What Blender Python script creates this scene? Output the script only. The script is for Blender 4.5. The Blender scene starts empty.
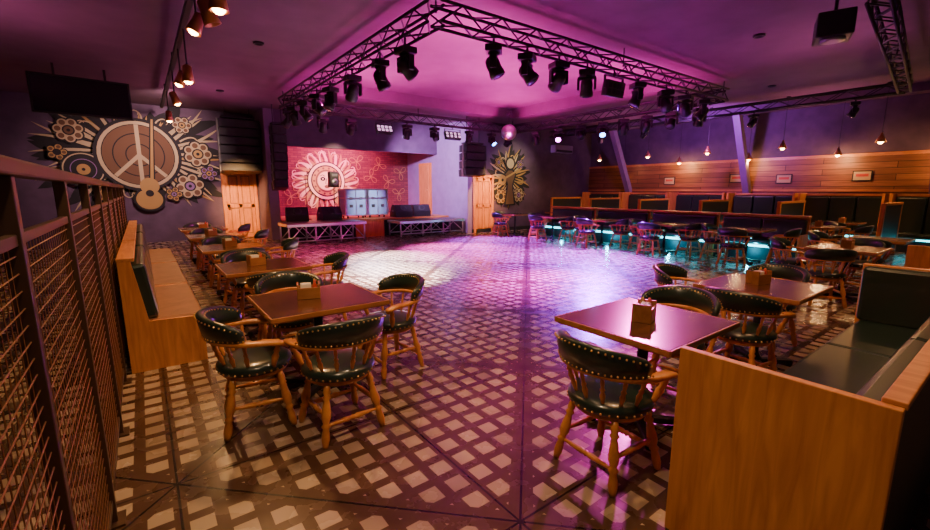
import bpy, bmesh, math, random
from mathutils import Vector, Matrix
random.seed(7)
D=bpy.data; S=bpy.context.scene
rad=math.radians

# ---------------------------------------------------------------- materials
def nmat(name):
    m=D.materials.new(name); m.use_nodes=True
    nt=m.node_tree; b=nt.nodes['Principled BSDF']
    return m,nt,b
def mat(name,color,rough=.5,metal=0,emit=None,es=0,var=0.0,vs=8.0,bump=0.0,coat=0):
    m,nt,b=nmat(name)
    b.inputs['Base Color'].default_value=(*color,1)
    b.inputs['Roughness'].default_value=rough
    b.inputs['Metallic'].default_value=metal
    if coat: b.inputs['Coat Weight'].default_value=coat
    if emit:
        b.inputs['Emission Color'].default_value=(*emit,1); b.inputs['Emission Strength'].default_value=es
    if var or bump:
        tc=nt.nodes.new('ShaderNodeTexCoord'); n=nt.nodes.new('ShaderNodeTexNoise')
        n.inputs['Scale'].default_value=vs; n.inputs['Detail'].default_value=4
        nt.links.new(tc.outputs['Object'],n.inputs['Vector'])
        if var:
            r=nt.nodes.new('ShaderNodeValToRGB')
            r.color_ramp.elements[0].position=.3; r.color_ramp.elements[1].position=.7
            r.color_ramp.elements[0].color=(*[c*(1-var) for c in color],1)
            r.color_ramp.elements[1].color=(*[min(1,c*(1+var)) for c in color],1)
            nt.links.new(n.outputs['Fac'],r.inputs['Fac']); nt.links.new(r.outputs['Color'],b.inputs['Base Color'])
        if bump:
            bp=nt.nodes.new('ShaderNodeBump'); bp.inputs['Strength'].default_value=bump; bp.inputs['Distance'].default_value=.01
            nt.links.new(n.outputs['Fac'],bp.inputs['Height']); nt.links.new(bp.outputs['Normal'],b.inputs['Normal'])
    return m
def wood(name,c0,c1,sc=(1.5,14,14),rough=.4,coat=.2):
    m,nt,b=nmat(name)
    tc=nt.nodes.new('ShaderNodeTexCoord'); mp=nt.nodes.new('ShaderNodeMapping')
    mp.inputs['Scale'].default_value=sc
    n=nt.nodes.new('ShaderNodeTexNoise'); n.inputs['Scale'].default_value=1.6; n.inputs['Detail'].default_value=7; n.inputs['Distortion'].default_value=.8
    r=nt.nodes.new('ShaderNodeValToRGB')
    r.color_ramp.elements[0].position=.32; r.color_ramp.elements[0].color=(*c0,1)
    r.color_ramp.elements[1].position=.68; r.color_ramp.elements[1].color=(*c1,1)
    L=nt.links.new
    L(tc.outputs['Object'],mp.inputs['Vector']); L(mp.outputs['Vector'],n.inputs['Vector'])
    L(n.outputs['Fac'],r.inputs['Fac']); L(r.outputs['Color'],b.inputs['Base Color'])
    b.inputs['Roughness'].default_value=rough; b.inputs['Coat Weight'].default_value=coat; b.inputs['Coat Roughness'].default_value=.25
    return m
def brickmat(name,c1,c2,mortar,scale,axes='XZ',bw=.5,rh=.25,ms=.02,rough=.8,offset=.5,grain=False):
    m,nt,b=nmat(name); L=nt.links.new
    tc=nt.nodes.new('ShaderNodeTexCoord'); sp=nt.nodes.new('ShaderNodeSeparateXYZ'); cb=nt.nodes.new('ShaderNodeCombineXYZ')
    L(tc.outputs['Object'],sp.inputs[0]); L(sp.outputs[axes[0]],cb.inputs[0]); L(sp.outputs[axes[1]],cb.inputs[1])
    t=nt.nodes.new('ShaderNodeTexBrick'); t.inputs['Scale'].default_value=scale
    t.inputs['Color1'].default_value=(*c1,1); t.inputs['Color2'].default_value=(*c2,1); t.inputs['Mortar'].default_value=(*mortar,1)
    t.inputs['Brick Width'].default_value=bw; t.inputs['Row Height'].default_value=rh; t.inputs['Mortar Size'].default_value=ms
    t.offset=offset
    L(cb.outputs[0],t.inputs['Vector'])
    out=t.outputs['Color']
    if grain:
        n=nt.nodes.new('ShaderNodeTexNoise'); n.inputs['Scale'].default_value=1; n.inputs['Detail'].default_value=6
        mp=nt.nodes.new('ShaderNodeMapping'); mp.inputs['Scale'].default_value=(2,30,1)
        L(cb.outputs[0],mp.inputs['Vector']); L(mp.outputs['Vector'],n.inputs['Vector'])
        mx=nt.nodes.new('ShaderNodeMixRGB'); mx.blend_type='MULTIPLY'; mx.inputs['Fac'].default_value=.8
        L(out,mx.inputs[1]); L(n.outputs['Fac'],mx.inputs[2]); out=mx.outputs[0]
    L(out,b.inputs['Base Color'])
    bp=nt.nodes.new('ShaderNodeBump'); bp.inputs['Strength'].default_value=.4; bp.inputs['Distance'].default_value=.01; bp.invert=True
    L(t.outputs['Fac'],bp.inputs['Height']); L(bp.outputs['Normal'],b.inputs['Normal'])
    b.inputs['Roughness'].default_value=rough
    return m
def floormat():
    m,nt,b=nmat('floor_lattice_tile'); L=nt.links.new
    tc=nt.nodes.new('ShaderNodeTexCoord'); sp=nt.nodes.new('ShaderNodeSeparateXYZ'); L(tc.outputs['Object'],sp.inputs[0])
    X,Y=sp.outputs['X'],sp.outputs['Y']
    def M(op,a,bb=None,c=None):
        n=nt.nodes.new('ShaderNodeMath'); n.operation=op
        for i,v in enumerate((a,bb,c)):
            if v is None: continue
            if isinstance(v,(int,float)): n.inputs[i].default_value=v
            else: L(v,n.inputs[i])
        return n.outputs[0]
    def dist(v,T):
        return M('MULTIPLY',M('ABSOLUTE',M('SUBTRACT',M('FRACT',M('DIVIDE',v,T)),.5)),T)
    c=.166; T=1.328
    sqx=M('LESS_THAN',dist(X,c),.053); sqy=M('LESS_THAN',dist(Y,c),.053)
    sq=M('MULTIPLY',sqx,sqy)
    def line(v,T,w): return M('GREATER_THAN',dist(v,T),T/2-w)
    jx=line(X,T,.006); jy=line(Y,T,.006); j=M('MAXIMUM',jx,jy)
    d1=M('ADD',X,Y); d2=M('SUBTRACT',X,Y)
    band=M('MAXIMUM',line(d1,2*T,.09),line(d2,2*T,.09))
    dl=M('MAXIMUM',line(d1,2*T,.009),line(d2,2*T,.009))
    sq=M('MULTIPLY',sq,M('SUBTRACT',1.0,band))
    j=M('MAXIMUM',j,dl)
    cx=M('FLOOR',M('DIVIDE',X,c)); cy=M('FLOOR',M('DIVIDE',Y,c))
    cb=nt.nodes.new('ShaderNodeCombineXYZ'); L(cx,cb.inputs[0]); L(cy,cb.inputs[1])
    wn=nt.nodes.new('ShaderNodeTexWhiteNoise'); L(cb.outputs[0],wn.inputs['Vector'])
    n=nt.nodes.new('ShaderNodeTexNoise'); n.inputs['Scale'].default_value=5; n.inputs['Detail'].default_value=6; L(tc.outputs['Object'],n.inputs['Vector'])
    def mix(f,a,bb,blend='MIX'):
        x=nt.nodes.new('ShaderNodeMixRGB'); x.blend_type=blend
        if isinstance(f,(int,float)): x.inputs[0].default_value=f
        else: L(f,x.inputs[0])
        for i,v in ((1,a),(2,bb)):
            if isinstance(v,tuple): x.inputs[i].default_value=(*v,1)
            else: L(v,x.inputs[i])
        return x.outputs[0]
    light=mix(wn.outputs['Value'],(.29,.215,.145),(.42,.325,.225))
    dark=mix(n.outputs['Fac'],(.045,.022,.012),(.11,.058,.034))
    col=mix(sq,dark,light)
    col=mix(j,col,(.008,.005,.004))
    L(col,b.inputs['Base Color'])
    L(M('ADD',M('MULTIPLY',n.outputs['Fac'],.25),.14),b.inputs['Roughness'])
    return m

M_floor=floormat()
M_ceil=mat('ceiling_paint',(.14,.075,.115),.8,var=.12,vs=2)
M_wall=mat('wall_paint',(.095,.055,.10),.75,var=.2,vs=3)
M_wallL=mat('wall_light_paint',(.26,.18,.30),.75,var=.1,vs=3)
M_brick=brickmat('red_brick',(.22,.055,.045),(.13,.03,.028),(.08,.035,.035),1.0,'XZ',.26,.085,.008)
M_plank=brickmat('plank_wall',(.5,.2,.075),(.27,.10,.04),(.02,.01,.01),1.0,'YZ',2.6,.17,.007,.5,.37,True)
M_chair=wood('chair_wood',(.42,.14,.025),(.72,.30,.065),(6,6,3),.3,.4)
M_oak=wood('oak_panel',(.48,.17,.038),(.70,.29,.075),(14,14,1.4),.4,.2)
M_oakh=wood('oak_panel_horizontal',(.42,.15,.04),(.6,.25,.075),(14,1.4,14),.4,.2)
M_top=wood('table_top_wood',(.04,.015,.008),(.14,.05,.02),(1.5,14,14),.2,.5)
M_edge=wood('table_edge',(.25,.1,.03),(.4,.17,.06),(2,10,10),.35)
M_door=wood('door_wood',(.55,.16,.025),(.78,.27,.05),(10,10,1.5),.45)
M_vinyl=mat('dark_green_vinyl',(.013,.027,.022),.28,coat=.35)
M_brass=mat('brass_nail',(.8,.55,.2),.3,1)
M_black=mat('black_metal',(.012,.011,.013),.6,0)
M_blackp=mat('black_plastic',(.012,.012,.014),.5)
M_dgrey=mat('speaker_grille',(.03,.03,.034),.6,.2)
M_grey=mat('grey_metal',(.2,.2,.2),.4,.9)
M_alu=mat('aluminium',(.75,.75,.78),.28,1)
M_rail=mat('railing_steel',(.12,.07,.045),.4,.7)
M_mesh=mat('mesh_wire',(.30,.15,.07),.4,.7)
M_cream=mat('mural_cream',(.44,.34,.19),.8)
M_gold=mat('mural_gold',(.38,.23,.07),.8)
M_white=mat('mural_white',(.7,.52,.3),.8)
M_ink=mat('mural_ink',(.012,.01,.012),.8)
M_violet=mat('mural_violet',(.22,.12,.28),.8)
M_mbrown=mat('mural_brown',(.13,.065,.03),.8)
M_paper=mat('napkin_paper',(.85,.8,.72),.7)
M_blue=mat('road_case_panel',(.38,.48,.8),.35)
M_red=mat('red_vinyl',(.5,.05,.03),.4)
M_tan=wood('bench_seat_tan',(.2,.085,.035),(.3,.13,.055),(4,4,4),.45,.1)
M_screen=mat('screen_glass',(.01,.01,.012),.12)
M_warm=mat('bulb_warm',(1,.7,.35),.5,emit=(1,.5,.14),es=60)
M_lensP=mat('lens_magenta',(.5,.2,.5),.1,emit=(.9,.08,1),es=30)
M_lensB=mat('lens_blue',(.2,.4,.6),.1,emit=(.1,.3,1),es=25)
M_lensO=mat('lens_dark',(.1,.1,.12),.08,.5)
M_lensW=mat('lens_pale',(.6,.5,.6),.2,emit=(1,.6,.95),es=1.2)
M_teal=mat('led_teal',(.2,.8,.8),.4,emit=(.04,.7,.85),es=8)
M_copper=mat('copper_shade',(.6,.28,.12),.35,.8)

# ---------------------------------------------------------------- mesh builder
class MB:
    def __init__(s): s.v=[];s.f=[];s.m=[];s.s=[];s.mats=[]
    def mi(s,m):
        if m not in s.mats: s.mats.append(m)
        return s.mats.index(m)
    def add(s,vs,fs,m,smooth=False):
        o=len(s.v); k=s.mi(m)
        s.v+= [tuple(v) for v in vs]
        for f in fs:
            s.f.append([i+o for i in f]); s.m.append(k); s.s.append(smooth)
    def box(s,c,sz,m,bev=0,R=None):
        bm=bmesh.new(); bmesh.ops.create_cube(bm,size=1)
        for v in bm.verts: v.co=Vector((v.co.x*sz[0],v.co.y*sz[1],v.co.z*sz[2]))
        if bev: bmesh.ops.bevel(bm,geom=bm.edges[:],offset=bev,segments=2,affect='EDGES',profile=.5)
        bm.verts.ensure_lookup_table()
        c=Vector(c)
        vs=[(R@v.co if R else v.co)+c for v in bm.verts]
        fs=[[v.index for v in f.verts] for f in bm.faces]
        bm.free(); s.add(vs,fs,m)
    def b2(s,x0,x1,y0,y1,z0,z1,m,bev=0):
        s.box(((x0+x1)/2,(y0+y1)/2,(z0+z1)/2),(abs(x1-x0),abs(y1-y0),abs(z1-z0)),m,bev)
    def lathe(s,prof,p0,p1,m,seg=12,smooth=True):
        p0=Vector(p0);p1=Vector(p1);d=(p1-p0);z=d.normalized()
        a=Vector((1,0,0)) if abs(z.x)<.9 else Vector((0,1,0))
        x=z.cross(a).normalized(); y=z.cross(x)
        vs=[];fs=[]
        for r,t in prof:
            for i in range(seg):
                an=2*math.pi*i/seg
                vs.append(p0+d*t+x*(r*math.cos(an))+y*(r*math.sin(an)))
        n=len(prof)
        for j in range(n-1):
            for i in range(seg):
                k=(i+1)%seg
                fs.append([j*seg+i,j*seg+k,(j+1)*seg+k,(j+1)*seg+i])
        if prof[0][0]>1e-4: fs.append(list(range(seg))[::-1])
        if prof[-1][0]>1e-4: fs.append([(n-1)*seg+i for i in range(seg)])
        s.add(vs,fs,m,smooth)
    def cyl(s,p0,p1,r,m,seg=10,r1=None):
        s.lathe([(r,0),(r if r1 is None else r1,1)],p0,p1,m,seg,seg>6)
    def ball(s,c,r,m,seg=8,rings=5,sc=(1,1,1)):
        c=Vector(c);vs=[];fs=[]
        for j in range(rings+1):
            th=math.pi*j/rings
            for i in range(seg):
                an=2*math.pi*i/seg
                vs.append(c+Vector((r*sc[0]*math.sin(th)*math.cos(an),r*sc[1]*math.sin(th)*math.sin(an),r*sc[2]*math.cos(th))))
        for j in range(rings):
            for i in range(seg):
                k=(i+1)%seg; fs.append([j*seg+i,j*seg+k,(j+1)*seg+k,(j+1)*seg+i])
        s.add(vs,fs,m,True)
    def sweep(s,path,secf,m,smooth=True,closed=False):
        n=len(path);vs=[];fs=[]
        for i,p in enumerate(path):
            p=Vector(p)
            a=Vector(path[max(0,i-1)]) if not closed else path[(i-1)%n]; b=Vector(path[min(n-1,i+1)] if not closed else path[(i+1)%n])
            t=(b-a).normalized()
            if abs(t.z)>.98: lat=Vector((1,0,0)); up=Vector((0,1,0))
            else:
                lat=t.cross(Vector((0,0,1))).normalized(); up=lat.cross(t).normalized()
            sec=secf(i); k=len(sec)
            for u,w in sec: vs.append(p+lat*u+up*w)
        for i in range(n if closed else n-1):
            for q in range(k):
                r=(q+1)%k; j=(i+1)%n
                fs.append([i*k+q,i*k+r,j*k+r,j*k+q])
        if not closed:
            fs.append(list(range(k))[::-1]); fs.append([(n-1)*k+q for q in range(k)])
        s.add(vs,fs,m,smooth)
    def mesh(s,name):
        me=D.meshes.new(name); me.from_pydata(s.v,[],s.f)
        for m in s.mats: me.materials.append(m)
        me.polygons.foreach_set('material_index',s.m); me.polygons.foreach_set('use_smooth',s.s)
        bm=bmesh.new(); bm.from_mesh(me); bmesh.ops.recalc_face_normals(bm,faces=bm.faces[:]); bm.to_mesh(me); bm.free()
        me.update(); return me
    def obj(s,name,loc=(0,0,0),rz=0):
        return put(s.mesh(name),name,loc,rz)
def put(me,name,loc,rz=0,sc=1):
    o=D.objects.new(name,me); o.location=loc; o.rotation_euler=(0,0,rad(rz)); o.scale=(sc,sc,sc)
    S.collection.objects.link(o); return o

# ---------------------------------------------------------------- room shell
CZ=4.1
XL,XR=-6,16.8
m=MB(); m.b2(XL-.2,XR+.2,-3.5,18,-.1,0,M_floor); m.obj('floor')
m=MB()
cx0,cx1,cy0,cy1=3.55,10.85,5.25,11.75
m.b2(XL-.2,cx0,-3.5,18,CZ,CZ+.1,M_ceil); m.b2(cx1,XR+.2,-3.5,18,CZ,CZ+.1,M_ceil)
m.b2(cx0,cx1,-3.5,cy0,CZ,CZ+.1,M_ceil); m.b2(cx0,cx1,cy1,18,CZ,CZ+.1,M_ceil)
m.b2(cx0-.1,cx1+.1,cy0-.1,cy1+.1,CZ+.3,CZ+.4,M_ceil)
m.b2(cx0-.1,cx0,cy0-.1,cy1+.1,CZ+.1,CZ+.3,M_ceil); m.b2(cx1,cx1+.1,cy0-.1,cy1+.1,CZ+.1,CZ+.3,M_ceil)
m.b2(cx0,cx1,cy0-.1,cy0,CZ+.1,CZ+.3,M_ceil); m.b2(cx0,cx1,cy1,cy1+.1,CZ+.1,CZ+.3,M_ceil)
m.obj('ceiling')
m=MB(); m.b2(XL-.2,3.3,16.4,16.6,0,CZ,M_wall); m.obj('wall_back_left')
m=MB(); m.b2(3.3,3.6,14.9,17.5,0,CZ,M_wallL); m.obj('wall_stage_left')
m=MB(); m.b2(3.6,9.7,17.3,17.5,0,CZ,M_brick); m.obj('wall_stage_back')
m=MB(); m.b2(3.6,9.7,14.9,15.1,3.0,CZ,M_wall); m.obj('wall_stage_header')
m=MB(); m.b2(9.7,9.9,12.85,17.5,0,CZ,M_wallL); m.obj('wall_stage_right')
m=MB(); m.b2(9.9,XR,12.85,13.05,0,CZ,M_wall); m.obj('wall_back_right')
m=MB(); m.b2(XL-.2,XL,-3.5,16.4,0,CZ,M_wall); m.obj('wall_left')
m=MB(); m.b2(XR,XR+.2,-3.5,13.05,0,CZ,M_wall)
m.b2(XR-.05,XR,-3.5,12.85,.0,2.55,M_plank); m.b2(XR-.08,XR,-3.5,12.85,2.55,2.64,M_oakh); m.b2(XR-.08,XR,-3.5,12.85,1.55,1.62,M_oakh)
m.obj('wall_right')
m=MB(); m.b2(9.9,XR-.06,12.79,12.84,0,.14,M_black); m.obj('baseboard_back')
m=MB()
for Y in (10.7,6.2,1.8):
    p0=Vector((16.68,Y,1.5));p1=Vector((15.2,Y,4.08)); d=p1-p0
    R=d.to_track_quat('Z','Y').to_matrix()
    m.box((p0+p1)/2,(.2,.22,d.length),M_wallL,R=R)
m.b2(15.0,15.25,-3.4,12.8,3.9,4.09,M_wall)
m.obj('trim_1')

# ---------------------------------------------------------------- doors
def door(name,x0,x1,h,y):
    m=MB(); f=.1
    m.b2(x0-f,x0,y-.08,y,0,h+f,M_door,.008); m.b2(x1,x1+f,y-.08,y,0,h+f,M_door,.008); m.b2(x0,x1,y-.08,y,h,h+f,M_door,.008)
    m.b2(x0,x1,y-.03,y,.01,h,M_edge)
    w=x1-x0
    for a in (.01,.46*h,h-.13): m.b2(x0+.01,x1-.01,y-.055,y-.02,a,a+.12,M_door,.004)
    for u in (.01,.44,.88): m.b2(x0+u*w,x0+(u+.11)*w,y-.055,y-.02,.01,h-.01,M_door,.004)
    for (a,b) in ((.16,.44*h),(.53*h,h-.16)):
        for (u,v) in ((.155,.405),(.585,.845)):
            m.b2(x0+u*w,x0+v*w,y-.045,y-.02,a,b,M_door,.012)
    m.ball((x0+.07*w,y-.11,1.0),.035,M_brass)
    m.cyl((x0+.07*w,y-.11,1.0),(x0+.07*w,y-.04,1.0),.012,M_brass)
    return m.obj(name)
door('door_1',2.28,3.14,2.2,16.4)
door('door_2',10.05,10.8,2.05,12.85)
m=MB()
m.b2(9.62,9.7,15.3,16.2,.6,2.7,M_door,.01); m.b2(9.6,9.63,15.4,16.1,.7,2.6,M_oak,.01); m.ball((9.57,15.5,1.6),.035,M_brass)
m.obj('door_3')

# ---------------------------------------------------------------- murals (flat painted shapes on the wall)
class Mural:
    def __init__(s,y): s.m=MB(); s.y=y; s.k=0
    def ny(s): s.k+=1; return s.y-.005-.0004*s.k
    def poly(s,pts,mt):
        y=s.ny(); s.m.add([(x,y,z) for x,z in pts],[list(range(len(pts)))],mt)
    def disc(s,x,z,r,mt,n=28,sx=1): s.poly([(x+sx*r*math.cos(2*math.pi*i/n),z+r*math.sin(2*math.pi*i/n)) for i in range(n)],mt)
    def ring(s,x,z,r0,r1,mt,n=36):
        y=s.ny(); vs=[];fs=[]
        for i in range(n):
            a=2*math.pi*i/n; vs+= [(x+r0*math.cos(a),y,z+r0*math.sin(a)),(x+r1*math.cos(a),y,z+r1*math.sin(a))]
        for i in range(n):
            k=(i+1)%n; fs.append([2*i,2*i+1,2*k+1,2*k])
        s.m.add(vs,fs,mt)
    def stroke(s,pts,w0,w1,mt):
        y=s.ny(); n=len(pts);vs=[];fs=[]
        for i,(x,z) in enumerate(pts):
            a=pts[max(0,i-1)];b=pts[min(n-1,i+1)]
            dx,dz=b[0]-a[0],b[1]-a[1];l=math.hypot(dx,dz) or 1
            w=(w0+(w1-w0)*i/(n-1))/2
            vs+=[(x-dz/l*w,y,z+dx/l*w),(x+dz/l*w,y,z-dx/l*w)]
        for i in range(n-1): fs.append([2*i,2*i+1,2*i+3,2*i+2])
        s.m.add(vs,fs,mt)
    def leaf(s,x,z,ang,L,w,mt,bend=.3):
        up=[];dn=[]
        for i in range(11):
            t=i/10; a=ang+bend*t
            px=x+L*t*math.cos(a);pz=z+L*t*math.sin(a); ww=w*abs(math.sin(math.pi*min(1,t*.98+.02)))**.7
            up.append((px-ww*math.sin(a),pz+ww*math.cos(a)));dn.append((px+ww*math.sin(a),pz-ww*math.cos(a)))
        s.poly(up+dn[::-1],mt)
    def curl(s,x,z,ang,L,w,mt,turn=4.5):
        pts=[];px,pz,a=x,z,ang
        for i in range(22):
            pts.append((px,pz)); st=L/22*(1-.6*i/22); px+=st*math.cos(a);pz+=st*math.sin(a); a+=turn/22*(i/11)
        s.stroke(pts,w,w*.35,mt)
    def flower(s,x,z,r,n,mp,mc,a0=0):
        for i in range(n):
            a=a0+2*math.pi*i/n
            s.disc(x+.62*r*math.cos(a),z+.62*r*math.sin(a),r*.45,M_ink,16)
        for i in range(n):
            a=a0+2*math.pi*i/n
            s.disc(x+.62*r*math.cos(a),z+.62*r*math.sin(a),r*.33,mp,16)
            s.disc(x+.66*r*math.cos(a),z+.66*r*math.sin(a),r*.2,M_mbrown,12)
        s.disc(x,z,r*.4,M_ink,18); s.disc(x,z,r*.3,mc,18); s.disc(x,z,r*.12,M_ink,12)
# peace-sign mural
u=Mural(16.4); px,pz=.1,2.62
for i in range(34):
    a=2*math.pi*i/34+random.uniform(-.1,.1)
    L=random.uniform(1.6,2.2) if abs(math.cos(a))>.5 else random.uniform(.95,1.25)
    u.leaf(px+.5*math.cos(a),pz+.25*math.sin(a),a,L,.19,M_ink,random.uniform(-.3,.3))
for i in range(44):
    a=2*math.pi*i/44+random.uniform(-.08,.08)
    L=random.uniform(1.4,1.95) if abs(math.cos(a))>.5 else random.uniform(.85,1.1)
    u.leaf(px+.6*math.cos(a),pz+.25*math.sin(a),a,L,.04,random.choice([M_cream,M_gold,M_cream]),random.uniform(-.3,.3))
for i in range(22):
    a=2*math.pi*i/22; R_=1.25 if abs(math.cos(a))>.5 else .95
    u.curl(px+R_*math.cos(a),pz+.85*math.sin(a),a,1.0,.05,M_cream,random.choice([-5,5]))
u.flower(px+1.5,pz+.1,.4,7,M_cream,M_gold); u.flower(px-1.5,pz+.6,.34,7,M_cream,M_mbrown,.3)
u.flower(px+1.2,pz-.9,.4,6,M_cream,M_violet,.2); u.flower(px-.85,pz-1.1,.34,6,M_gold,M_ink,.5); u.flower(px+1.15,pz+.95,.26,6,M_cream,M_gold)
u.flower(px+1.75,pz-.5,.24,5,M_violet,M_gold); u.flower(px+.75,pz-1.15,.22,5,M_gold,M_violet); u.flower(px-1.8,pz-.0,.22,5,M_gold,M_ink)
u.disc(px-1.3,pz-.45,.5,M_ink); u.ring(px-1.3,pz-.45,.42,.45,M_cream); u.ring(px-1.3,pz-.45,.27,.29,M_violet); u.disc(px-1.3,pz-.45,.15,M_gold); u.disc(px-1.3,pz-.45,.04,M_ink)
u.disc(px,pz,1.06,M_ink); u.ring(px,pz,.88,.97,M_cream); u.disc(px,pz,.86,M_mbrown)
u.ring(px,pz,.6,.63,M_ink); u.ring(px,pz,.3,.33,M_ink)
u.stroke([(px,pz-.87),(px,pz+.87)],.10,.10,M_cream)
for sg in (-1,1): u.stroke([(px,pz),(px+sg*.61,pz-.61)],.10,.10,M_cream)
u.stroke([(px+.4,pz+1.1),(px+.18,pz-1.3)],.11,.17,M_ink); u.stroke([(px+.4,pz+1.05),(px+.18,pz-1.3)],.05,.09,M_gold)
u.disc(px+.12,pz-1.3,.36,M_ink,sx=1.1); u.disc(px+.12,pz-1.3,.3,M_gold,sx=1.1); u.disc(px+.16,pz-.9,.24,M_gold); u.disc(px+.14,pz-1.12,.1,M_ink)
u.m.obj('peace_sign_mural')
# stage mural
u=Mural(17.3); px,pz=6.0,1.95
for i in range(30):
    a=2*math.pi*i/30; u.leaf(px+.6*math.cos(a),pz+.5*math.sin(a),a,.75,.055,M_white if i%2 else M_gold,.4)
for i in range(30):
    a=2*math.pi*i/30+.1; u.curl(px+.9*math.cos(a),pz+.7*math.sin(a),a,1.0,.06,M_white if i%3 else M_gold,5 if i%2 else -5)
for sx,sz in ((-1.9,.0),(1.9,.2),(2.7,0),(2.3,.7),(-1.8,.7),(1.9,-.7),(3.3,.4),(1.3,.8),(3.2,-.5),(-1.4,-.6)):
    for k in range(6): u.curl(px+sx,pz+sz,2*math.pi*k/6+sx,.7,.03,M_gold,5 if k%2 else -5)
u.disc(px,pz,.76,M_ink); u.ring(px,pz,.62,.72,M_white); u.disc(px,pz,.57,M_gold); u.ring(px,pz,.38,.44,M_mbrown)
for k in range(14):
    a=2*math.pi*k/14; u.disc(px+.5*math.cos(a),pz+.5*math.sin(a),.045,M_mbrown,10)
u.disc(px,pz,.36,M_white)
for sg in(-1,1):
    u.disc(px+sg*.15,pz+.08,.08,M_ink,sx=1.3); u.disc(px+sg*.15,pz+.08,.03,M_white); u.stroke([(px+sg*.27,pz+.18),(px+sg*.16,pz+.24),(px+sg*.06,pz+.18)],.03,.03,M_ink)
u.stroke([(px,pz+.1),(px-.05,pz-.1),(px+.04,pz-.12)],.03,.03,M_ink); u.disc(px,pz-.22,.07,M_mbrown,sx=1.5)
u.m.obj('sunburst_mural')
# figure mural
u=Mural(12.85); px,pz=11.75,2.1
for i in range(26):
    a=2*math.pi*i/26; u.leaf(px+.2*math.cos(a),pz+.3*math.sin(a),a,1.0 if i%2 else .8,.12,M_ink,random.uniform(-.4,.4))
for i in range(26):
    a=2*math.pi*i/26+.1; u.leaf(px+.25*math.cos(a),pz+.35*math.sin(a),a,.9 if i%2 else .7,.035,random.choice([M_gold,M_cream]),random.uniform(-.4,.4))
for i in range(16):
    a=2*math.pi*i/16; u.curl(px+.45*math.cos(a),pz+.55*math.sin(a),a,.7,.045,random.choice([M_gold,M_cream]),5 if i%2 else -5)
u.flower(px-.45,pz-.75,.3,6,M_gold,M_ink); u.flower(px+.5,pz-.7,.3,6,M_cream,M_violet); u.flower(px+.55,pz+.5,.2,5,M_violet,M_gold); u.flower(px-.6,pz+.55,.2,5,M_gold,M_violet)
u.poly([(px-.3,pz-1.1),(px+.3,pz-1.1),(px+.16,pz-.3),(px+.34,pz+.1),(px+.15,pz+.32),(px-.15,pz+.32),(px-.34,pz+.1),(px-.16,pz-.3)],M_ink)
u.poly([(px-.22,pz-1.05),(px+.22,pz-1.05),(px+.1,pz-.3),(px+.26,pz+.1),(px+.1,pz+.25),(px-.1,pz+.25),(px-.26,pz+.1),(px-.1,pz-.3)],M_mbrown)
u.disc(px,pz+.52,.26,M_ink); u.disc(px,pz+.52,.19,M_cream); u.stroke([(px-.6,pz-.2),(px+.6,pz+.35)],.09,.06,M_gold); u.disc(px-.4,pz-.12,.2,M_gold); u.disc(px-.4,pz-.12,.06,M_ink)
u.m.obj('musician_mural')

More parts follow.
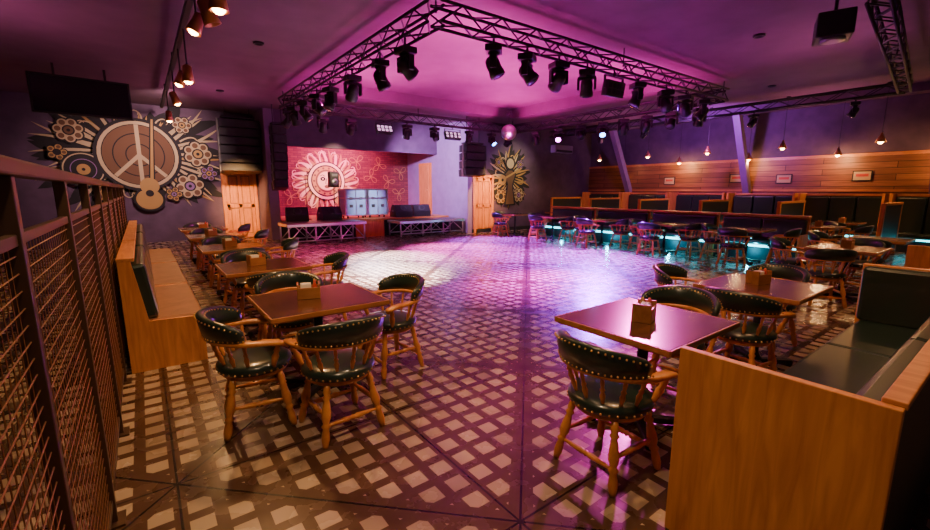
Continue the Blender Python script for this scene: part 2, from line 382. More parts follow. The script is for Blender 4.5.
# ---------------------------------------------------------------- captain's chair
def chair_mesh(vinyl,nm,detail=True):
    m=MB(); SG=10 if detail else 7
    m.lathe([(0,0),(.19,0),(.205,.3),(.205,1)],(0,0,.365),(0,0,.402),M_chair,24)
    m.lathe([(.0,.0),(.2,.0),(.232,.12),(.24,.4),(.236,.62),(.215,.83),(.16,.95),(.08,1),(0,1)],(0,0,.40),(0,0,.487),vinyl,28)
    n=34 if detail else 16
    for i in range(n):
        a=2*math.pi*i/n; m.ball((.239*math.cos(a),.239*math.sin(a),.425),.0075,M_brass,5,3)
    LP=[(.018,0),(.021,.06),(.024,.12),(.017,.16),(.027,.2),(.017,.24),(.022,.3),(.03,.45),(.03,.52),(.02,.6),(.019,.62),(.029,.66),(.019,.7),(.025,.8),(.026,.88),(.02,.95),(.017,1)]
    feet={}
    for sx in(-1,1):
        for sy in(-1,1):
            t=Vector((sx*.145,sy*.14,.38)); f=Vector((sx*.205,sy*.205,0))
            m.lathe(LP,t,f,M_chair,SG); feet[(sx,sy)]=(t,f)
    def at(k,z):
        t,f=feet[k]; return f+(t-f)*(z/.38)
    SP=[(.01,0),(.012,.15),(.019,.42),(.012,.46),(.02,.5),(.012,.54),(.019,.58),(.012,.85),(.01,1)]
    for sy,z in((1,.13),(-1,.13)): m.lathe(SP,at((-1,sy),z),at((1,sy),z),M_chair,7)
    for sx in(-1,1): m.lathe(SP,at((sx,-1),.19),at((sx,1),.19),M_chair,7)
    path=[Vector((.255,.19,.60)),Vector((.268,.14,.628)),Vector((.272,.06,.638))]
    N=20
    for i in range(N+1):
        a=rad(0-180*i/N); path.append(Vector((.272*math.cos(a),.262*math.sin(a),.64+.02*math.sin(math.pi*i/N))))
    path+=[Vector((-.272,.06,.638)),Vector((-.268,.14,.628)),Vector((-.255,.19,.60))]
    n=len(path)
    def sec(i):
        w=.036 if (i<3 or i>n-4) else .028; h=.015
        return [(w,-h*.5),(w,h*.5),(w*.75,h),(-w*.75,h),(-w,h*.5),(-w,-h*.5),(-w*.75,-h),(w*.75,-h)]
    m.sweep(path,sec,M_chair)
    P=[];N=18
    for i in range(N+1):
        a=rad(-12-156*i/N); P.append(Vector((.275*math.cos(a),.268*math.sin(a),.66)))
    def hs(t): return .07+.095*abs(math.sin(math.pi*t))**.6
    def sec2(i):
        h=hs(i/N); w=.024 if 0<i<N else .012; o=.03*(h/.18)
        return [(-w,0),(w,0),(w-o*.5,h*.5),(w-o,h-.014),(w*.4-o,h),(-w*.4-o,h),(-w-o,h-.014),(-w-.004-o*.5,h*.5)]
    m.sweep(P,sec2,vinyl)
    if detail:
        K=26
        for i in range(K+1):
            a=rad(-12-156*i/K); h=hs(i/K)
            for (zz,rr) in((.012,.027),(h-.022,.028+.03*h/.18)):
                m.ball(((.275+rr)*math.cos(a),(.268+rr)*math.sin(a),.66+zz),.0065,M_brass,5,3)
                if zz>.03: m.ball(((.275+rr-.056)*math.cos(a),(.268+rr-.056)*math.sin(a),.66+zz),.006,M_brass,5,3)
    QP=[(.009,0),(.011,.15),(.017,.35),(.01,.48),(.016,.55),(.009,.62),(.013,.8),(.009,1)]
    for d in (-14,-38,-64,-90,-116,-142,-166):
        a=rad(d); m.lathe(QP,(.205*math.cos(a),.2*math.sin(a),.46),(.268*math.cos(a),.258*math.sin(a),.645),M_chair,7)
    for sx in(-1,1): m.lathe([(.013,0),(.018,.2),(.024,.45),(.014,.6),(.021,.68),(.014,.8),(.015,1)],(sx*.2,.1,.44),(sx*.266,.14,.625),M_chair,8)
    return m.mesh(nm)
CH=chair_mesh(M_vinyl,'captain_chair'); CHF=chair_mesh(M_vinyl,'captain_chair_b',False)
FACE={'+Y':0,'+X':-90,'-Y':180,'-X':90}
def chair(x,y,face,j=0):
    far=math.hypot(x,y)>6.5
    put(CHF if far else CH,'captain_chair',(x,y,0),(FACE[face] if isinstance(face,str) else face)+j)

# ---------------------------------------------------------------- table
def table_mesh():
    m=MB()
    m.box((0,0,.735),(.86,.80,.03),M_top,.006)
    m.box((0,0,.712),(.84,.78,.018),M_edge,.003)
    for y in(-.404,.404): m.box((0,y,.733),(.868,.012,.034),M_edge,.003)
    for x in(-.434,.434): m.box((x,0,.733),(.012,.81,.034),M_edge,.003)
    m.box((0,0,.695),(.36,.36,.02),M_black)
    m.lathe([(.035,0),(.035,1)],(0,0,.03),(0,0,.69),M_black,14)
    m.lathe([(.07,0),(.05,.5),(.036,1)],(0,0,.05),(0,0,.12),M_black,14)
    for k in range(4):
        a=rad(45+90*k); c,s_=math.cos(a),math.sin(a)
        R=Matrix.Rotation(a,3,'Z')
        m.box((.16*c,.16*s_,.035),(.34,.06,.04),M_black,.01,R)
        m.cyl((.31*c,.31*s_,0),(.31*c,.31*s_,.02),.028,M_black)
    return m.mesh('dining_table')
TB=table_mesh()
def table(x,y,rz=0): put(TB,'dining_table',(x,y,0),rz)
def caddy_mesh():
    m=MB()
    m.b2(-.085,.085,-.06,.06,0,.012,M_edge,.002)
    for x in(-.08,.08): m.b2(x-.006,x+.006,-.06,.06,0,.12,M_edge,.002)
    for y in(-.055,.055): m.b2(-.085,.085,y-.006,y+.006,0,.09,M_edge,.002)
    for i in range(6): m.b2(-.06,.02,-.035+.009*i,-.03+.009*i,.012,.115+.004*(i%2),M_paper)
    for k,c in((0,M_red),(1,M_gold)):
        y=-.02+.045*k; m.lathe([(.017,0),(.018,.6),(.009,.8),(.009,1)],(.048,y,.012),(.048,y,.14),c,8)
    return m.mesh('napkin_caddy')
CD=caddy_mesh()
def caddy(x,y,rz=0,): put(CD,'napkin_caddy',(x,y,.751),rz)

# left row
LT=[3.39,5.3,7.35,9.4,11.3]
for y in LT: table(1.05,y); caddy(1.0+random.uniform(-.08,.08),y+.05,random.uniform(-30,30))
chair(.52,3.14,'+X',-8); chair(.96,2.72,'+Y',4); chair(1.70,3.42,'-X',5); chair(1.02,4.02,'-Y',-6)
for y in LT[1:]:
    chair(1.72,y+random.uniform(-.1,.1),'-X',random.uniform(-15,15)); chair(1.05,y-.66,'+Y',random.uniform(-10,10)); chair(1.02,y+.66,'-Y',random.uniform(-10,10))
# right row (near)
table(2.62,1.5); table(4.45,1.45); table(8.4,1.7); table(10.4,1.7)
caddy(2.6,1.5,20); caddy(4.5,1.5,-15); caddy(8.4,1.7,0)
chair(2.06,1.36,'+X',-3); chair(3.22,1.62,'-X',6); chair(3.93,1.38,'+X',-5); chair(4.42,2.12,'-Y',12); chair(5.12,1.6,'-X',-10)
chair(7.65,1.75,'+X',35); chair(8.5,2.4,'-Y',10); chair(9.1,1.7,'-X'); chair(9.75,1.7,'+X'); chair(10.4,2.4,'-Y')
# dance-floor edge rows
for y in (3.9,5.8,7.7,9.6,11.4):
    table(10.75,y); 
    chair(10.05,y,'+X',random.uniform(-15,15))
    if y<11: chair(10.72,y-.66,'+Y',random.uniform(-12,12))
    chair(10.72,y+.66,'-Y',random.uniform(-12,12))
for y in (3.2,5.2,7.2,9.2,11.2):
    table(14.9,y); chair(14.2,y,'+X',random.uniform(-15,15)); caddy(14.9,y)
    table(12.95,y); chair(12.95,y-.66,'+Y'); chair(13.6,y+.1,'-X',random.uniform(-15,15)); caddy(12.95,y)

# ---------------------------------------------------------------- benches
def bench_left(y0,y1):
    m=MB(); L=y1-y0
    for y in(0,L-.04):
        prof=[(-.22,0),(.36,0),(.36,.44),(-.05,.45),(-.13,1.0),(-.22,1.0)]
        vs=[(x,y,z) for x,z in prof]+[(x,y+.04,z) for x,z in prof]; n=len(prof)
        fs=[list(range(n)),[n+i for i in range(n)]]+[[i,(i+1)%n,n+(i+1)%n,n+i] for i in range(n)]
        m.add(vs,fs,M_oak)
    m.b2(-.22,-.18,.04,L-.04,0,.99,M_oakh); m.b2(-.225,-.1,-.005,L,.995,1.025,M_oakh,.004)
    m.b2(.3,.34,.04,L-.04,0,.36,M_oakh)
    m.b2(-.1,.37,.042,L-.042,.36,.46,M_tan,.02)
    R=Matrix.Rotation(rad(-7),3,'Y')
    m.box((-.06,L/2,.71),(.12,L-.09,.5),M_vinyl,.03,R)
    m.obj('booth_bench',(0,y0,0))
bench_left(4.62,6.3); bench_left(6.34,8.3); bench_left(8.34,10.4)
# right foreground booth
m=MB()
m.b2(0,.04,0,.71,0,.91,M_oak,.004)
m.b2(.04,3.2,0,.03,0,.91,M_blackp); m.b2(.04,3.2,.03,.06,.3,.91,M_oakh); m.b2(.04,3.2,-.005,.06,.90,.925,M_oakh,.004)
m.b2(.04,3.15,.6,.64,0,.36,M_oakh)
for i in range(3):
    a=.045+i*1.05
    m.b2(a,a+1.04,.1,.68,.36,.475,M_vinyl,.025)
    R=Matrix.Rotation(rad(6),3,'X')
    m.box((a+.52,.11,.68),(1.035,.1,.42),M_vinyl,.025,R)
m.b2(3.2,3.26,0,.72,0,.96,M_oak,.005); m.b2(3.1,3.2,.06,.7,.47,.95,M_vinyl,.03)
m.obj('booth_sofa',(1.86,.18,0))
m=MB()
m.b2(0,.04,0,.73,0,.95,M_oak,.004); m.b2(.04,3.2,0,.06,0,.95,M_oakh); m.b2(.04,3.2,.6,.64,0,.36,M_oakh)
m.b2(.045,3.15,.1,.68,.36,.475,M_vinyl,.025); m.b2(.05,3.15,.06,.15,.48,.92,M_vinyl,.025); m.b2(3.16,3.2,0,.73,0,.95,M_oak)
m.obj('booth_sofa',(7.3,.2,0))
def bench_mid(x,y0,y1,h=1.0,nm='booth_sofa'):
    m=MB(); L=y1-y0
    m.b2(.06,.1,0,L,.0,.34,M_black)
    m.b2(0,.5,0.02,L-.02,.36,.47,M_vinyl,.03)
    for i in range(int(L/.9)):
        a=.03+i*(L-.06)/int(L/.9); m.b2(.42,.53,a,a+(L-.06)/int(L/.9)-.02,.48,h-.06,M_vinyl,.03)
    m.b2(.53,.58,0,L,0,h,M_oakh); m.b2(.4,.62,0,L,h-.02,h+.03,M_oakh,.006)
    for y in(0,L-.04): m.b2(0,.56,y,y+.04,0,.62,M_oak,.004)
    m.b2(.02,.06,.06,L-.06,.30,.345,M_teal)
    m.obj(nm,(x,y0,0))
for (a,b) in((3.1,4.9),(5.0,6.8),(6.9,8.7),(8.8,10.6)): bench_mid(11.35,a,b)
def high_booth(y0,y1):
    m=MB(); L=y1-y0; h=1.45
    m.b2(.5,.56,0,L,0,h,M_blackp); m.b2(.46,.6,0,L,h-.02,h+.04,M_oakh,.006)
    k=3
    for i in range(k):
        a=.05+i*(L-.1)/k; m.b2(.36,.5,a,a+(L-.1)/k-.03,.48,h-.05,M_vinyl,.03)
    m.b2(0,.42,.03,L-.03,.36,.48,M_vinyl,.03); m.b2(.03,.07,0,L,0,.36,M_black); m.b2(0,.03,.06,L-.06,.31,.35,M_teal)
    for y in(0,L-.06): m.b2(-.02,.58,y,y+.06,0,h+.06,M_oak,.006)
    m.obj('high_back_booth',(15.75,y0,0))
for i in range(6): high_booth(.6+1.98*i,.6+1.98*i+1.9)
for y in (2.2,4.2,6.2,8.2,10.2,12.1):
    m=MB(); m.b2(-.9,.9,-.03,.03,.05,1.25,M_blackp,.005); m.b2(-.95,.95,-.05,.05,1.24,1.3,M_oakh,.005)
    for x in(-.92,.92): m.b2(x-.04,x+.04,-.04,.04,0,1.3,M_oak,.005)
    m.obj('booth_divider',(14.35,y,0))

# ---------------------------------------------------------------- mesh railing
def railing(name,L,H,loc,rz,posts,z2,cell=.045):
    m=MB()
    for t in posts:
        m.b2(t-.02,t+.02,-.02,.02,0,H,M_rail,.003); m.b2(t-.06,t+.06,-.05,.05,0,.012,M_rail)
    m.b2(0,L,-.03,.03,H,H+.045,M_rail,.008); m.b2(0,L,-.012,.012,z2,z2+.03,M_rail,.003); m.b2(0,L,-.012,.012,.1,.13,M_rail,.003)
    z=.13
    while z<z2:
        m.cyl((0,-.003,z),(L,-.003,z),.0022,M_mesh,4); z+=cell
    x=0
    while x<L:
        m.cyl((x,.003,.12),(x,.003,z2),.0016,M_mesh,4); x+=cell
    return m.obj(name,loc,rz)
railing('mesh_railing',10.0,1.635,(-.27,.55,0),90,[.03,1.0,1.96,2.93,3.9,4.87,5.84,6.8,7.8,8.8,9.97],1.46)
railing('mesh_railing',2.0,1.15,(5.25,.35,0),0,[.02,.66,1.33,1.98],1.0)
# ---------------------------------------------------------------- stage
m=MB(); m.b2(3.62,9.58,13.95,17.26,0,.56,M_black); m.b2(3.62,9.58,13.93,17.26,.56,.62,M_oakh)
m.b2(5.75,6.8,13.9,13.95,0,.56,M_door); m.obj('stage_platform')  # warm wood panel colour stands in for orange light on the stage front
def riser(x0,x1,y0,y1,h):
    m=MB(); m.b2(x0,x1,y0,y1,h-.08,h,M_alu,.004); m.b2(x0+.03,x1-.03,y0+.03,y1-.03,h,h+.012,M_grey)
    n=3
    xs=[x0+.05+(x1-x0-.1)*i/n for i in range(n+1)]
    for x in xs:
        for y in(y0+.06,y1-.06):
            m.cyl((x,y,.02),(x,y,h-.07),.025,M_alu,8); m.cyl((x,y,0),(x,y,.02),.05,M_black,8)
    for y in(y0+.06,y1-.06):
        m.cyl((x0+.05,y,.12),(x1-.05,y,.12),.018,M_alu,6)
        for a,b in zip(xs,xs[1:]):
            m.cyl((a,y,.12),((a+b)/2,y,h-.09),.013,M_alu,6); m.cyl(((a+b)/2,y,h-.09),(b,y,.12),.013,M_alu,6)
    m.obj('stage_riser')
riser(3.25,5.65,12.8,13.85,.62); riser(6.9,9.6,12.9,13.85,.55)
def roadcase(x,y,z):
    m=MB(); w,d,h=.74,.6,1.0
    m.b2(-w/2,w/2,-d/2,d/2,.1,h,M_blue)
    for sx in(-1,1):
        for sy in(-1,1): m.b2(sx*w/2-.03,sx*w/2+.03,sy*d/2-.03,sy*d/2+.03,.09,h+.01,M_alu)
    for zz in(.11,.7,h):
        for sy in(-1,1): m.b2(-w/2,w/2,sy*d/2-.02,sy*d/2+.02,zz-.022,zz+.022,M_alu)
        for sx in(-1,1): m.b2(sx*w/2-.02,sx*w/2+.02,-d/2,d/2,zz-.022,zz+.022,M_alu)
    m.b2(-.015,.015,-d/2-.012,-d/2,.1,h,M_alu)
    for xx in(-.18,.18): m.b2(xx-.06,xx+.06,-d/2-.015,-d/2,.38,.48,M_grey); m.b2(xx-.05,xx+.05,-d/2-.016,-d/2,.66,.74,M_grey)
    for sx in(-.28,.28):
        for sy in(-.2,.2): m.cyl((sx-.015,sy,.045),(sx+.015,sy,.045),.045,M_black,10); m.b2(sx-.03,sx+.03,sy-.03,sy+.03,.08,.1,M_grey)
    m.obj('road_case',(x,y,z))
roadcase(6.0,14.7,.62); roadcase(6.82,14.7,.62)
def wedge():
    m=MB(); w=.66
    p=[(-.28,0),(.28,0),(.28,.16),(.08,.44),(-.12,.44),(-.28,.2)]
    n=len(p); vs=[(-w/2,y,z) for y,z in p]+[(w/2,y,z) for y,z in p]
    m.add(vs,[list(range(n)),[n+i for i in range(n)]]+[[i,(i+1)%n,n+(i+1)%n,n+i] for i in range(n)],M_blackp)
    c=Vector((0,-.2,.31)); d=Vector((0,-.22,.16)).normalized()
    m.lathe([(.13,0),(.13,1),(.1,1),(.02,.6)],c+d*-.02,c+d*.012,M_dgrey,18)
    m.b2(-w/2-.01,-w/2,-.06,.08,.2,.26,M_grey); m.b2(w/2,w/2+.01,-.06,.08,.2,.26,M_grey)
    return m.mesh('stage_monitor')
WD=wedge()
for x,y in((3.95,14.3),(5.0,14.3),(7.7,14.3),(8.5,14.3)): put(WD,'stage_monitor',(x,y,.62),random.uniform(-15,15))
m=MB()
for k in range(3):
    a=rad(90+120*k); m.cyl((0,0,.35),(.28*math.cos(a),.28*math.sin(a),.01),.012,M_black,6)
m.cyl((0,0,.1),(0,0,1.1),.018,M_black,8); m.box((0,0,1.35),(.32,.3,.55),M_blackp,.03)
m.lathe([(.12,0),(.12,1),(.03,.4)],(0,-.14,1.25),(0,-.165,1.25),M_grey,16); m.box((0,-.152,1.5),(.2,.02,.09),M_grey,.005)
m.obj('tripod_speaker',(5.6,15.4,.62))
m=MB(); m.lathe([(.13,0),(.13,.3),(.02,1)],(0,0,0),(0,0,.03),M_black,14); m.cyl((0,0,0),(0,0,1.4),.011,M_black,6); m.cyl((0,0,1.4),(0,-.25,1.5),.008,M_black,6); m.ball((0,-.27,1.51),.03,M_grey); m.obj('microphone_stand',(4.4,14.7,.62))
def array(x,y,ztop,n,w,name='line_array_speaker'):
    m=MB(); z=0; ang=0;yy=0
    m.b2(-w*.4,w*.4,-.15,.2,.02,.08,M_black)
    for sx in(-1,1): m.cyl((sx*w*.3,0,.05),(sx*w*.3,0,CZ-ztop-.005),.012,M_black,6)
    for i in range(n):
        ang=rad(2.5*i); R=Matrix.Rotation(-ang,3,'X'); h=.27
        c=Vector((0,yy,z-h/2)); m.box(c,(w,.42,h-.03),M_blackp,.012,R)
        m.box(c+R@Vector((0,-.212,0)),(w-.08,.012,h-.09),M_dgrey,.0,R); m.box(c+R@Vector((0,-.219,0)),(w*.25,.01,h-.11),M_blackp,0,R)
        for sx in(-1,1): m.box(c+R@Vector((sx*(w/2+.01),-.05,0)),(.02,.1,h),M_grey,0,R)
        z-=h; yy+=math.sin(ang)*h
    m.obj(name,(x,y,ztop))
array(2.66,15.4,3.75,6,1.15); array(9.55,12.35,3.15,4,.9); array(3.5,14.1,3.5,7,.4)
# ---------------------------------------------------------------- truss
def truss_side(m,p0,p1,w=.24):
    p0=Vector(p0);p1=Vector(p1);d=(p1-p0);L=d.length;t=d.normalized();lat=t.cross(Vector((0,0,1)));h=w/2
    off=[lat*h+Vector((0,0,h)),lat*-h+Vector((0,0,h)),lat*h-Vector((0,0,h)),lat*-h-Vector((0,0,h))]
    for o in off: m.cyl(p0+o,p1+o,.022,M_black,7)
    n=max(2,int(L/.33)); 
    for i in range(n):
        a=p0+d*(i/n); b=p0+d*((i+1)/n)
        if i%2: prs=((0,2),(1,3),(0,1),(2,3))
        else: prs=((2,0),(3,1),(1,0),(3,2))
        for q,r in prs: m.cyl(a+off[q],b+off[r],.012,M_black,5)
TZ=3.78; tx0,tx1,ty0,ty1=3.2,11.2,4.9,12.1
m=MB()
truss_side(m,(tx0,ty0,TZ),(tx1,ty0,TZ)); truss_side(m,(tx0,ty1,TZ),(tx1,ty1,TZ))
truss_side(m,(tx0,ty0,TZ),(tx0,ty1,TZ)); truss_side(m,(tx1,ty0,TZ),(tx1,ty1,TZ))
for x in(tx0,(tx0+tx1)/2,tx1):
    for y in(ty0,ty1): m.cyl((x,y,TZ),(x,y,CZ-.003),.012,M_black,6)
m.obj('lighting_truss')
m=MB(); truss_side(m,(6.9,1.45,3.8),(13.6,2.2,3.8),.2); truss_side(m,(13.6,2.2,3.8),(13.6,12.4,3.8),.2)
for p in((7.2,1.48),(10.25,1.825),(13.6,2.2),(13.6,7),(13.6,12)): m.cyl((p[0],p[1],3.8),(p[0],p[1],CZ-.003),.012,M_black,6)
m.obj('lighting_truss')
def mhead(lens,tilt,nm='moving_head_light'):
    m=MB()
    m.box((0,0,-.05),(.30,.26,.10),M_blackp,.015); m.cyl((0,0,0),(0,0,.15),.02,M_black,6); m.box((0,0,.0),(.06,.1,.04),M_grey)
    m.cyl((0,0,-.10),(0,0,-.13),.09,M_black,14)
    m.box((0,0,-.15),(.34,.12,.05),M_blackp,.012)
    for s_ in(-1,1): m.box((s_*.155,0,-.25),(.045,.11,.22),M_blackp,.015)
    R=Matrix.Rotation(tilt,3,'X'); c=Vector((0,0,-.29))
    m.lathe([(.06,0),(.10,.12),(.115,.35),(.11,.6),(.125,.8),(.125,.97),(.105,1)],c+R@Vector((0,0,.14)),c+R@Vector((0,0,-.19)),M_blackp,16)
    m.lathe([(.10,0),(.085,.6),(.0,1)],c+R@Vector((0,0,-.185)),c+R@Vector((0,0,-.205)),lens,16)
    return m.mesh(nm)
MH=[mhead(M_lensO,rad(25)),mhead(M_lensO,rad(-40)),mhead(M_lensP,rad(-50)),mhead(M_lensB,rad(-45)),mhead(M_lensO,rad(55))]
zb=TZ-.13-.08
def hang(k,x,y,rz): put(MH[k],'moving_head_light',(x,y,zb),rz,.88)
for i,x in enumerate((4.15,4.8,5.5,6.2,7.7,8.7,9.5,10.3)): hang((0,1,4,0,0,1,4,1)[i],x,ty0,random.uniform(0,360))
for i,y in enumerate((5.7,6.5,7.6,8.7,9.5,10.4,11.2,11.8)): hang((4,0,1,0,4,1,0,1)[i],tx0,y,random.uniform(0,360))
for i,x in enumerate((4.2,5.0,6.8,7.8,9.2,10.2,11.0)): hang((0,4,0,1,0,3,4)[i],x,ty1,random.uniform(-25,25))
for i,y in enumerate((5.4,6.1,6.8,7.5,8.2,9.0,9.9,10.9)): hang((0,1,4,0,3,1,2,0)[i],tx1,y,random.uniform(-75,-35))
for i,y in enumerate((3,5.1,8.3,10)): put(MH[(0,1,4,1)[i]],'moving_head_light',(13.6,y,3.62),random.uniform(0,360),.7)
def panel(x,y,z,rz,tilt,em=M_lensP,w=.5):
    m=MB(); R=Matrix.Rotation(rad(tilt),3,'X')
    m.box((0,0,-.2),(w,.12,.26),M_blackp,.01,R)
    for i in range(4): 
        for j in range(2): m.box(R@Vector((-w/2+.06+i*(w-.12)/3,-.065,-.05+.1*j))+Vector((0,0,-.2)),(.08,.01,.07),em,0,R)
    for s_ in(-1,1): m.box((s_*(w/2+.012),0,-.1),(.015,.04,.22),M_black)
    m.box((0,0,0),(w+.04,.04,.015),M_black); m.cyl((0,0,0),(0,0,.12),.015,M_black,6)
    m.obj('strobe_panel',(x,y,z),rz)
panel(6.0,ty1-.02,zb,0,-25,M_lensW); panel(8.5,ty1,zb,0,-20,M_lensW,.6); panel(6.95,ty0,zb,0,10,M_lensO); 
m=MB(); m.ball((0,0,0),.26,M_alu,22,14); m.cyl((0,0,.2),(0,0,.58),.008,M_black,5); m.box((0,0,.6),(.12,.12,.08),M_black)
o=m.obj('mirror_ball',(10.1,11.1,3.5)); 
for p in o.data.polygons: p.use_smooth=False
m=MB(); m.box((0,0,0),(.45,.38,.3),M_blackp,.02); m.lathe([(.13,0),(.13,1),(.02,.4)],(-.05,0,-.15),(-.05,0,-.18),M_grey,18); m.cyl((0,0,.15),(0,0,.445),.02,M_black,6); m.obj('ceiling_speaker',(7.35,1.95,3.65),20)
for i,(x,y) in enumerate(((6.0,3.0),(8.4,3.2),(12.6,4.4),(12.6,8.6),(1.9,8.5),(1.9,13),(7.3,13.2),(5.0,2.6))):
    m=MB(); m.lathe([(.09,0),(.09,1),(.07,1),(.05,.2),(0,.2)],(0,0,0),(0,0,-.03),M_blackp,16); m.obj('ceiling_downlight',(x,y,CZ))
def pend(x,y,z,shade=M_copper,r=.11):
    m=MB(); H=CZ-z
    m.cyl((0,0,.16),(0,0,H),.006,M_black,5); m.lathe([(.05,0),(.05,1)],(0,0,H-.03),(0,0,H),M_black,10)
    m.lathe([(.022,0),(.028,.25),(.05,.4),(r,1),(r-.006,1),(.045,.42),(.02,.3)],(0,0,.2),(0,0,-.02),shade,16)
    m.ball((0,0,-.005),.055,M_warm,8,6)
    m.obj('pendant_lamp',(x,y,z))
def spot(name,loc,tgt,col,P,ang=100,blend=.6,r=.06):
    l=D.lights.new(name,'SPOT'); l.color=col; l.energy=P; l.spot_size=rad(ang); l.spot_blend=blend; l.shadow_soft_size=r
    o=D.objects.new(name,l); o.location=loc; o.rotation_euler=(Vector(tgt)-Vector(loc)).to_track_quat('-Z','Y').to_euler(); S.collection.objects.link(o)
def point(name,loc,col,P,r=.05):
    l=D.lights.new(name,'POINT'); l.color=col; l.energy=P; l.shadow_soft_size=r
    o=D.objects.new(name,l); o.location=loc; S.collection.objects.link(o)
WARM=(1,.5,.18); WW=(1,.66,.38)
m=MB(); m.b2(.69,.77,3.6,15.2,3.86,3.93,M_black,.01)
for y in(4,7,10,13,15): m.cyl((.73,y,3.9),(.73,y,CZ-.003),.015,M_black,6)
m.obj('track_rail')
def can(y,z,dx,lit):
    m=MB(); m.cyl((0,0,.12),(0,0,3.86-z),.012,M_black,6)
    R=Matrix.Rotation(rad(dx),3,'Y'); a=R@Vector((0,0,.13)); b=R@Vector((0,0,-.11))
    m.lathe([(.03,0),(.06,.1),(.065,.5),(.085,1),(.07,1),(.05,.75),(0,.75)],a,b,M_copper,16)
    if lit: m.ball(R@Vector((0,0,-.08)),.06,M_warm,8,6)
    m.obj('track_spotlight',(.73,y,z))
for y,z,dx,l in((4.65,3.28,0,1),(5.3,3.35,-20,0),(6.2,3.5,25,1),(7.7,3.25,0,1),(8.8,3.4,20,1),(10.4,3.35,-20,1),(12.6,3.3,0,1)): can(y,z,dx,l)
for y in (4.65,7.7,10.4,12.6): spot('track_light',(.73,y,3.12),(.8,y,0),WARM,260 if y<6 else 200,140,.8)
pend(-1.9,10.0,2.75)
for y in (2.6,4.6,6.6,8.6,10.6): pend(14.4,y,2.75)
for y in (1.5,3.8,6.1,8.4,10.7): pend(16.2,y,2.6); point('pendant_or_fill_light',(16.2,y,2.5),WARM,60)
for y in (2.6,6.6,10.6): spot('pendant_or_fill_light',(14.4,y,2.7),(14.0,y,0),WARM,230,160,.8)
for (x,y,P) in ((2.6,1.4,180),(4.45,1.3,190),(8.6,.8,260)): pend(x,y,3.3); spot('pendant_or_fill_light',(x,y,3.25),(x,y+.2,0),(1,.52,.22),P,150,.8)  # pendants added out of frame as warm fill over the near right row
pend(.3,1.2,3.3); spot('pendant_or_fill_light',(.3,1.2,3.25),(.5,1.9,0),WW,210,150,.8)  # unseen pendant added to fill the foreground floor
pend(1.6,2.6,3.5); spot('pendant_or_fill_light',(1.6,2.6,3.45),(1.6,2.6,0),WW,120,150,.8)  # another unseen pendant, added as fill over the near tables
# stage & dance floor lights
MAG=(1,.03,.52); PUR=(.34,.03,1); MAUVE=(1,.25,.55)
spot('spotlight_white',(3.3,5.2,3.4),(3.7,7.2,0),(1,.86,1),22000,36,1,.1)
spot('spotlight_white',(5.3,12.0,3.4),(4.7,9.0,0),(1,.82,1),20000,38,1,.1)
spot('spotlight_violet',(11.1,8.0,3.4),(8.0,6.6,0),PUR,34000,56,1,.1)
spot('spotlight_violet',(9.4,5.0,3.4),(8.4,6.0,0),PUR,9000,60,1,.1)
spot('spotlight_magenta',(7.0,5.0,3.4),(5.7,4.9,0),(.85,.04,1),16000,52,1,.1)
spot('spotlight_magenta',(3.3,9.5,3.4),(2.6,10.6,0),MAG,6000,90,1,.1)
spot('spotlight_magenta',(7.0,12.0,3.4),(6.8,9.4,0),(.9,.08,.9),16000,52,1,.1)
spot('spotlight_magenta',(8.4,4.9,3.4),(3.2,1.9,.7),(1,.06,.6),1800,24,1,.1)
spot('spotlight_violet',(9.4,12.0,3.4),(9.0,10.0,0),PUR,14000,66,1,.1)
for (x,y) in((4.9,6.5),(9.6,6.5),(4.9,10.4),(9.6,10.4),(7.2,8.3)):
    spot('uplight_magenta',(x,y,2.9),(x,y,4.5),MAG,640,165,.8,.15)
for (x,y) in((1.9,3.0),(-1.5,9.0),(1.6,13.0),(9.5,2.5),(14.6,4.0),(13.9,9.5)):
    spot('ceiling_fill_mauve',(x,y,2.9),(x,y,4.5),MAUVE,55,165,.8,.15)  # added mauve fill for the outer ceiling, floating without a fixture
spot('stage_wash',(6.5,15.2,3.6),(6.3,17.3,1.8),(1,.12,.45),1700,130,.8,.1)
spot('stage_wash',(5.0,12.2,3.4),(6.0,17.3,1.8),(1,.7,.42),2600,26,.8,.1)
spot('stage_wash',(6.2,12.2,3.4),(9.7,14.3,2.2),(.75,.42,1),3600,75,.8,.1)
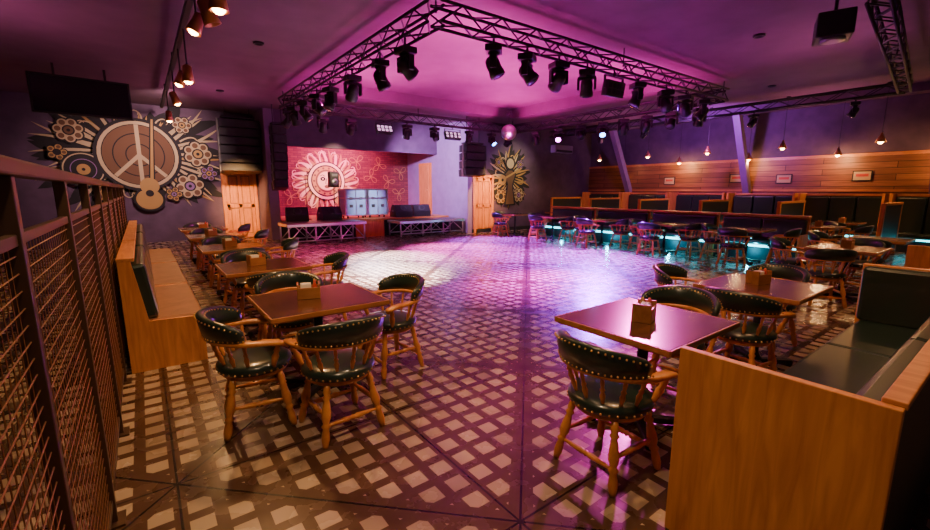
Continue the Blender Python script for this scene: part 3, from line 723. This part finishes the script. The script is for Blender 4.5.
spot('case_light',(6.3,12.2,3.4),(6.4,14.5,1.1),(.7,.82,1),900,30,.8,.1)
spot('wall_wash',(1.0,13.2,3.9),(.3,16.4,2.4),(1,.62,.6),800,95,.9,.1)
spot('door_wash',(2.2,13.0,3.2),(2.75,16.4,1.0),WARM,2300,34,.9,.1)
spot('door_wash',(10.6,10.6,3.4),(10.5,12.85,1.2),WARM,1700,46,.9,.1)
spot('wall_wash',(12.2,11.0,3.6),(12.0,12.85,2.2),(.95,.8,.5),240,80,.9,.1)
spot('violet_wash',(13.2,6.5,3.2),(16.8,7.5,3.6),(.6,.12,1),600,140,.9,.1)
for y in (4.0,5.9,7.8,9.6): point('teal_glow',(11.2,y,.2),(.03,.6,.9),16,.03)
m=MB(); m.b2(-.8,.8,-.05,.05,-.38,.38,M_blackp,.012); m.b2(-.76,.76,-.056,-.05,-.34,.34,M_screen)
for s_ in(-.4,.4): m.b2(s_-.02,s_+.02,-.02,.04,.35,CZ-3.5,M_black)
m.obj('television',(-.75,12.3,3.5),6)
for y,z in((9.0,1.95),(6.6,2.0),(5.2,1.95),(3.3,2.0)):
    m=MB(); m.b2(-.03,0,-.22,.22,-.15,.15,M_black,.005); m.b2(-.034,-.03,-.19,.19,-.12,.12,M_cream); m.b2(-.036,-.034,-.14,.14,-.02,.06,M_red); m.obj('framed_poster',(16.745,y,z))
m=MB(); m.box((0,0,0),(1.1,.3,.32),M_wallL,.03); m.b2(-.5,.5,-.155,-.15,-.12,-.04,M_blackp); m.obj('air_conditioner',(14.6,12.68,3.3))

w=D.worlds.new('World'); S.world=w; w.use_nodes=True
w.node_tree.nodes['Background'].inputs[0].default_value=(.6,.36,.36,1); w.node_tree.nodes['Background'].inputs[1].default_value=.10
cam=D.cameras.new('camera'); cam.sensor_width=36; cam.lens=36*430/930; cam.clip_start=.02
co=D.objects.new('camera',cam); co.location=(0,0,1.6)
co.rotation_euler=(rad(90-9.9),0,rad(-36.7)); S.collection.objects.link(co); S.camera=co
